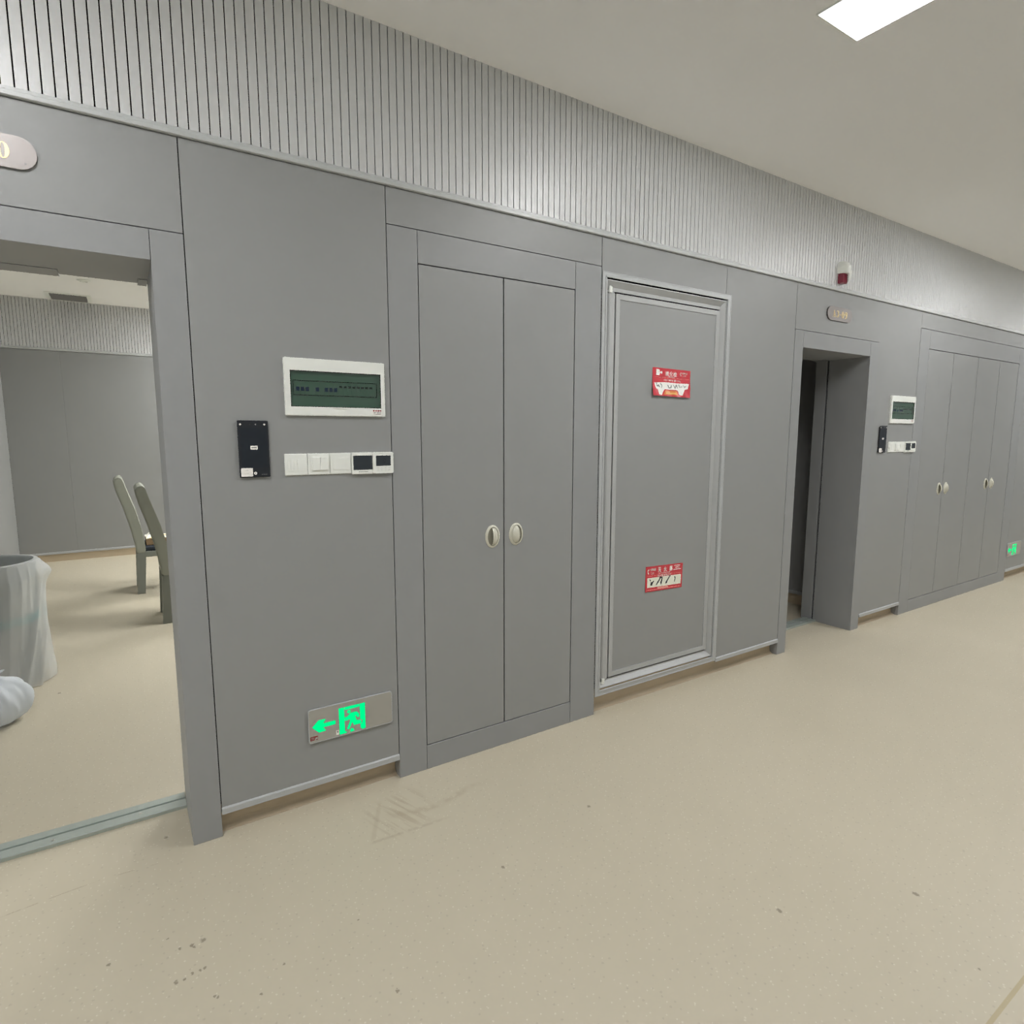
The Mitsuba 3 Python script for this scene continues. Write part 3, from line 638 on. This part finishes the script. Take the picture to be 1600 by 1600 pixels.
for x, y in ROOM_LAMPS:
    k = thing("room_ceiling_lamp", f"white ceiling panel lamp over the {'back' if y > 5 else 'front'} {'right' if x > 2 else 'left'} part of the meeting room, out of sight", "ceiling lamp", "meeting room ceiling lamps")
    part(k, "diffuser", LR[0], None, at=(x, y, 0)); part(k, "frame", LR[1], None, at=(x, y, 0))

# ---------------------------------------------------------------- the other walls of the corridor
struct("wall_south", bx(XW, XE, YS - 0.12, YS, 0, CEIL), "m_plain_wall")
struct("wall_west", bx(XW - 0.12, XW, YS - .12, YB, 0, CEIL), "m_plain_wall")
struct("wall_east", bx(XE, XE + 0.12, YS - .12, YB, 0, CEIL), "m_plain_wall")

# ---------------------------------------------------------------- the rooms behind
wb = struct("wall_back", bx(-1.3, 9.0, YB + 0.0212, YB + 0.14, 0, CEIL), "m_core", "grey panelled back wall of the meeting room")
for a, b in ((-1.10, -0.535), (-0.535, 0.66), (0.66, 1.85), (1.85, 3.55), (3.65, 4.9), (4.9, 6.4), (6.4, 8.4)):
    part(wb, "panel", bx(a + .0003, b - .0003, YB, YB + 0.021, ZP, ZT0 - G, 0.0012), "m_panel")
part(wb, "edge_strip", along_x([(YB + 0.021, ZP - .006), (YB - 0.006, ZP - .006), (YB - 0.006, ZP + 0.016), (YB - 0.001, ZP + 0.022), (YB - 0.0004, ZP + 0.022), (YB + 0.021, ZP - .003)], -1.1, 8.4), "m_alu")
part(wb, "slats", cat(*[slat_mesh(-1.10 + i * PITCH_S, ZT1, CEIL, YB + 0.0085) for i in range(int(4.64 / PITCH_S))]), "m_slat", kind="stuff")
struct("trim_2", along_x([(YB + 0.02, ZT0), (YB - 0.013, ZT0), (YB - 0.013, ZT0 + .016), (YB - 0.006, ZT0 + .0175), (YB - 0.006, ZT1), (YB + 0.02, ZT1)], -1.1, 8.4), "m_rail")
struct("baseboard_back", along_x([(YB + 0.0205, 0.0), (YB + 0.0205, ZP - .006), (YB + 0.015, ZP - .006), (YB + 0.015, 0.0)], -1.1, 8.4), "m_skirt")
wl = struct("wall_left", bx(-1.24, -1.1212, TH, YB + .12, 0, CEIL), "m_core", "grey left wall of the meeting room")
for a, b in ((TH, 1.7), (1.7, 2.9), (2.9, 4.1), (4.1, 5.3), (5.3, 6.5), (6.5, YB)):
    part(wl, "panel", bx(-1.121, -1.1002, a + .0003, b - .0003, ZP, ZT0 - G, 0.001), "m_panel")
part(wl, "upper_panel", bx(-1.121, -1.10, TH, YB - .016, ZT0, CEIL), "m_slat")
part(wl, "skirting", bx(-1.121, -1.112, TH, YB - .01, 0, ZP - .006), "m_skirt")
struct("wall_middle", bx(3.55, 3.65, TH, YB, 0, CEIL), "m_panel")
struct("wall_right", bx(8.4, 8.52, TH, YB + .12, 0, CEIL), "m_panel")
wi = struct("wall_inner", bx(5.13, 8.40, TH, 2.6, 0.12, CEIL), "m_panel", "dark grey side wall inside the dark room")
part(wi, "edge_strip", bx(5.122, 5.136, TH, 2.604, ZP, ZP + 0.028, 0.001), "m_alu")
part(wi, "skirting", bx(5.145, 8.39, TH, 2.59, 0, 0.12), "m_skirt")

# ceiling vent and smoke detector in the meeting room
k = thing("ceiling_vent", "white framed air vent with dark louvres in the meeting room ceiling", "air vent")
def flat_frame(x0, x1, y0, y1, w, z, d):
    m = ex(sbox(x0, y0, x1, y1).difference(sbox(x0 + w, y0 + w, x1 - w, y1 - w)), 0, d)
    m.apply_transform(np.linalg.inv(WALLMAP)); m.apply_translation((0, 0, z))
    return m
part(k, "frame", flat_frame(-0.60, -0.165, 6.235, 6.685, 0.042, CEIL - 0.010, 0.010), "m_white")
part(k, "backing", bx(-0.56, -0.205, 6.275, 6.645, CEIL - 0.003, CEIL - 0.001), "m_core")
lv = bx(-0.557, -0.208, -0.007, 0.007, -0.0012, 0.0012)
lv.apply_transform(trimesh.transformations.rotation_matrix(-0.7, (1, 0, 0)))
lvd = mikit.ply(lv, "m_greymark")
for i in range(17):
    part(k, "louvre", lvd, None, at=(0, 6.290 + 0.021 * i, CEIL - 0.0085))
k = thing("smoke_detector", "round white smoke detector on the meeting room ceiling", "smoke detector")
prof = np.array([(0.0001, -0.016), (0.030, -0.016), (0.045, -0.014), (0.055, -0.010), (0.060, -0.005), (0.060, -0.0002), (0.0001, -0.0002)])
sd = trimesh.creation.revolve(prof, sections=36); sd.apply_translation((-0.20, 5.42, CEIL))
part(k, "body", sd, "m_white", 35)
sg = trimesh.creation.annulus(0.026, 0.033, 0.003, sections=36); sg.apply_translation((-0.20, 5.42, CEIL - 0.0158))
part(k, "slot_ring", sg, "m_white_line", 35)

# ---------------------------------------------------------------- chairs
BACK = Polygon([(0.060, 0.405), (0.142, 0.405), (0.140, 0.46), (0.133, 0.543), (0.113, 0.669), (0.080, 0.822), (0.034, 0.974), (-0.006, 1.117), (-0.020, 1.143), (-0.040, 1.150), (-0.066, 1.138),
                (-0.085, 1.113), (-0.064, 1.006), (-0.020, 0.856), (0.024, 0.662), (0.056, 0.481)]).buffer(-0.026).buffer(0.026, quad_segs=12)
def chair_back(w):
    """The side outline swept across the chair, its edges eased."""
    man = m3.Manifold()
    for inset, e in ((0.011, 0.0), (0.0065, 0.0015), (0.003, 0.004), (0.0008, 0.008), (0.0, 0.012)):
        g = BACK.buffer(-inset)
        man = man + m3.CrossSection([np.array(orient(g).exterior.coords)[:-1]]).extrude(w - 2 * e).rotate((90, 0, 0)).translate((0, w - e, 0))
    return tm(man)
def chair(label, x, y, group):
    k = thing("dining_chair", label, "chair", group)
    W = 0.46
    b = chair_back(W)
    tr = lambda m: (m.apply_translation((x, y, 0)), m)[1]
    part(k, "backrest", tr(b), "m_vinyl", 60)
    part(k, "seat_cushion", tr(bx(0.115, 0.52, 0.012, W - .012, 0.420, 0.465, 0.012)), "m_navy", label="dark seat cushion")
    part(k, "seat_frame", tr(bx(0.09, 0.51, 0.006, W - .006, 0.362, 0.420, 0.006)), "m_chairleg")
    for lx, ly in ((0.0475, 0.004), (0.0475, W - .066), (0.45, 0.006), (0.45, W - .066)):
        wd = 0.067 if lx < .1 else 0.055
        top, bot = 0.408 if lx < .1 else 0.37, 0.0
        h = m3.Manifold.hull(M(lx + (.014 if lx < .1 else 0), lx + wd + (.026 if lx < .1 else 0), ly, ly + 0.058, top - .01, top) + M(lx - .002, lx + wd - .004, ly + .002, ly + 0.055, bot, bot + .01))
        part(k, "leg", tr(tm(h)), "m_chairleg", label="grey-green chair leg with shade painted into its colour")
    return k
chair("grey-green high-backed chair standing free in the meeting room, the farther of the two", 0.0, 4.375, "high-backed meeting room chairs")
chair("grey-green high-backed chair partly hidden by the doorway frame, the nearer of the two", 0.152, 3.165, "high-backed meeting room chairs")
k = thing("parcel", "small brown parcel with a patterned yellow top on the seat of the farther chair", "parcel")
part(k, "box", bx(0.150, 0.42, 4.46, 4.74, 0.4655, 0.528, 0.002), "m_brown")
part(k, "yellow_wrap", cat(ex(sbox(0, 0, 0.01, 0.01), 0, 0.001), bx(0.152, 0.418, 4.462, 4.738, 0.5282, 0.5335)) if False else bx(0.152, 0.418, 4.462, 4.738, 0.5282, 0.5335), "m_cream")
stripes = [trimesh.creation.box((0.20, 0.022, 0.001)) for _ in range(5)]
for i, s_ in enumerate(stripes):
    s_.apply_transform(trimesh.transformations.rotation_matrix(0.9, (0, 0, 1)))
    s_.apply_translation((0.245 + 0.022 * i, 4.54 + 0.028 * i, 0.534))
part(k, "pattern", cat(*stripes), "m_yellow")
k = thing("paper_slip", "white slip of paper lying beside the parcel on the farther chair", "paper")
sl = trimesh.creation.box((0.05, 0.09, 0.003)); sl = sl.subdivide(); sl.vertices[:, 2] += 2.0 * sl.vertices[:, 0] ** 2 * 6; sl.apply_transform(trimesh.transformations.rotation_matrix(-0.55, (0, 1, 0)))
sl.apply_translation((0.166, 4.56, 0.556))
part(k, "sheet", sl, "m_print", 40)

# ---------------------------------------------------------------- waste bin with its bag, and the knotted bag before it
BX, BY, BR, BH = -0.760, 2.335, 0.262, 0.775
k = thing("waste_bin", "tall mesh waste bin with teal band, inside a white bag in the lit doorway", "waste bin")
prof = np.array([(0.0001, 0.0), (BR - .03, 0.0), (BR - .022, 0.006), (BR, BH), (BR - .006, BH), (BR - .028, 0.012), (0.0001, 0.012)])
b = trimesh.creation.revolve(prof, sections=64); b.apply_translation((BX, BY, 0.0005))
part(k, "body", b, "m_bin", 30)
ring = trimesh.creation.revolve(np.array([(BR - .0100, 0.405), (BR - .0055, 0.405), (BR - .004, 0.452), (BR - .0085, 0.452)]), sections=64, )
ring.apply_translation((BX, BY, 0)); part(k, "band", ring, "m_teal", 30, label="teal band")
def surface(nu, nv, fn):
    """A closed ring of nu points at each of nv levels, two triangles per cell."""
    u, v = np.meshgrid(np.arange(nu) / nu * 2 * PI, np.linspace(0, 1, nv) if nv != 91 else np.concatenate([np.linspace(0, 0.12, 25), np.linspace(0.13, 1, 66)]), indexing="xy")
    P = fn(u, v).reshape(-1, 3)
    f = []
    for j in range(nv - 1):
        for i in range(nu):
            a, b_, c, d = j * nu + i, j * nu + (i + 1) % nu, (j + 1) * nu + (i + 1) % nu, (j + 1) * nu + i
            f += [[a, b_, c], [a, c, d]]
    return trimesh.Trimesh(P, np.array(f), process=False)
def bag_fn(u, v):
    # from the rim inside, over it, down the outside to the floor
    s = np.clip((v - 0.12) / 0.88, 0, 1)
    z = np.where(v < 0.06, BH - 0.42 + v / 0.06 * 0.428, np.where(v < 0.12, BH + 0.008 - 0.004 * (v - .06) / .06, BH + 0.004 - s * (BH - 0.002)))
    r = np.where(v < 0.06, BR - 0.026 + 0.013 * v / .06 - 0.006 * np.abs(np.sin(u * 9 + 30 * v)) * (1 - v / .06), np.where(v < 0.12, BR - 0.012 + (v - .06) / .06 * 0.022, BR + 0.010))
    flare = np.exp(-((s - 0.10) / 0.07) ** 2) * np.where(v > 0.12, 1, 0)
    fold = np.abs(np.sin(u * 6.0 + 4.6 * s + 0.9 * np.sin(u * 4 + 3 * s))) ** 5 * 0.020 + 0.006 * np.sin(u * 4 - 5.0 * s) * s + np.abs(np.sin(u * 14 + 2.2 * s)) ** 6 * 0.009 * np.exp(-s * 2.2) + 0.004 * np.sin(u * 19 + 13 * s) * s
    r = r + np.where(v > 0.12, np.minimum(s * 8, 1) * (0.008 + fold), 0) + flare * 0.034 * (0.45 + 0.55 * np.sin(u * 3 + 0.9)) + 0.006 * np.exp(-((s - 0.93) / 0.09) ** 2) * np.where(v > .12, 1, 0)
    r = np.maximum(r, np.where(v > 0.12, BR + 0.004, r))
    z = np.maximum(z, 0.003)
    return np.stack([BX + r * np.cos(u), BY + r * np.sin(u), z], -1)
k2 = thing("bin_liner", "translucent white plastic bag hanging over the rim of the mesh waste bin", "plastic bag")
part(k2, "film", surface(280, 91, bag_fn), "m_film", True)
def knot_fn(u, v):
    # a slumped, tied bag: bottom centre up to the knot
    th = v * PI
    r = 0.150 * np.sin(th) ** 0.75 * (1 + 0.10 * np.sin(3 * u + 0.6) + 0.05 * np.sin(7 * u + 3 * v))
    z = 0.118 * (1 - np.cos(th)) * (1 + 0.05 * np.sin(2 * u))
    crease = np.abs(np.sin(u * 5 + 3 * np.sin(2.5 * v))) ** 4
    r = r * (1 - 0.10 * crease * np.sin(th)) + 0.006 * np.sin(11 * u + 9 * v) * np.sin(th)
    neck = np.exp(-((v - 1.0) / 0.06) ** 2)
    z = z + 0.02 * neck
    return np.stack([-0.660 + r * np.cos(u), 1.665 + r * np.sin(u), np.maximum(z, 0.002)], -1)
k = thing("rubbish_bag", "small knotted white rubbish bag on the floor in front of the waste bin", "rubbish bag")
part(k, "bag", surface(96, 48, knot_fn), "m_knotbag", True)
tuft = surface(40, 10, lambda u, v: np.stack([-0.660 + (0.012 + 0.030 * v ** 1.5 * (1 + 0.35 * np.sin(5 * u))) * np.cos(u), 1.665 + (0.012 + 0.030 * v ** 1.5 * (1 + 0.35 * np.sin(5 * u))) * np.sin(u), 0.252 + 0.035 * v + 0.006 * np.sin(4 * u) * v], -1))
part(k, "knot", tuft, "m_knotbag", True)
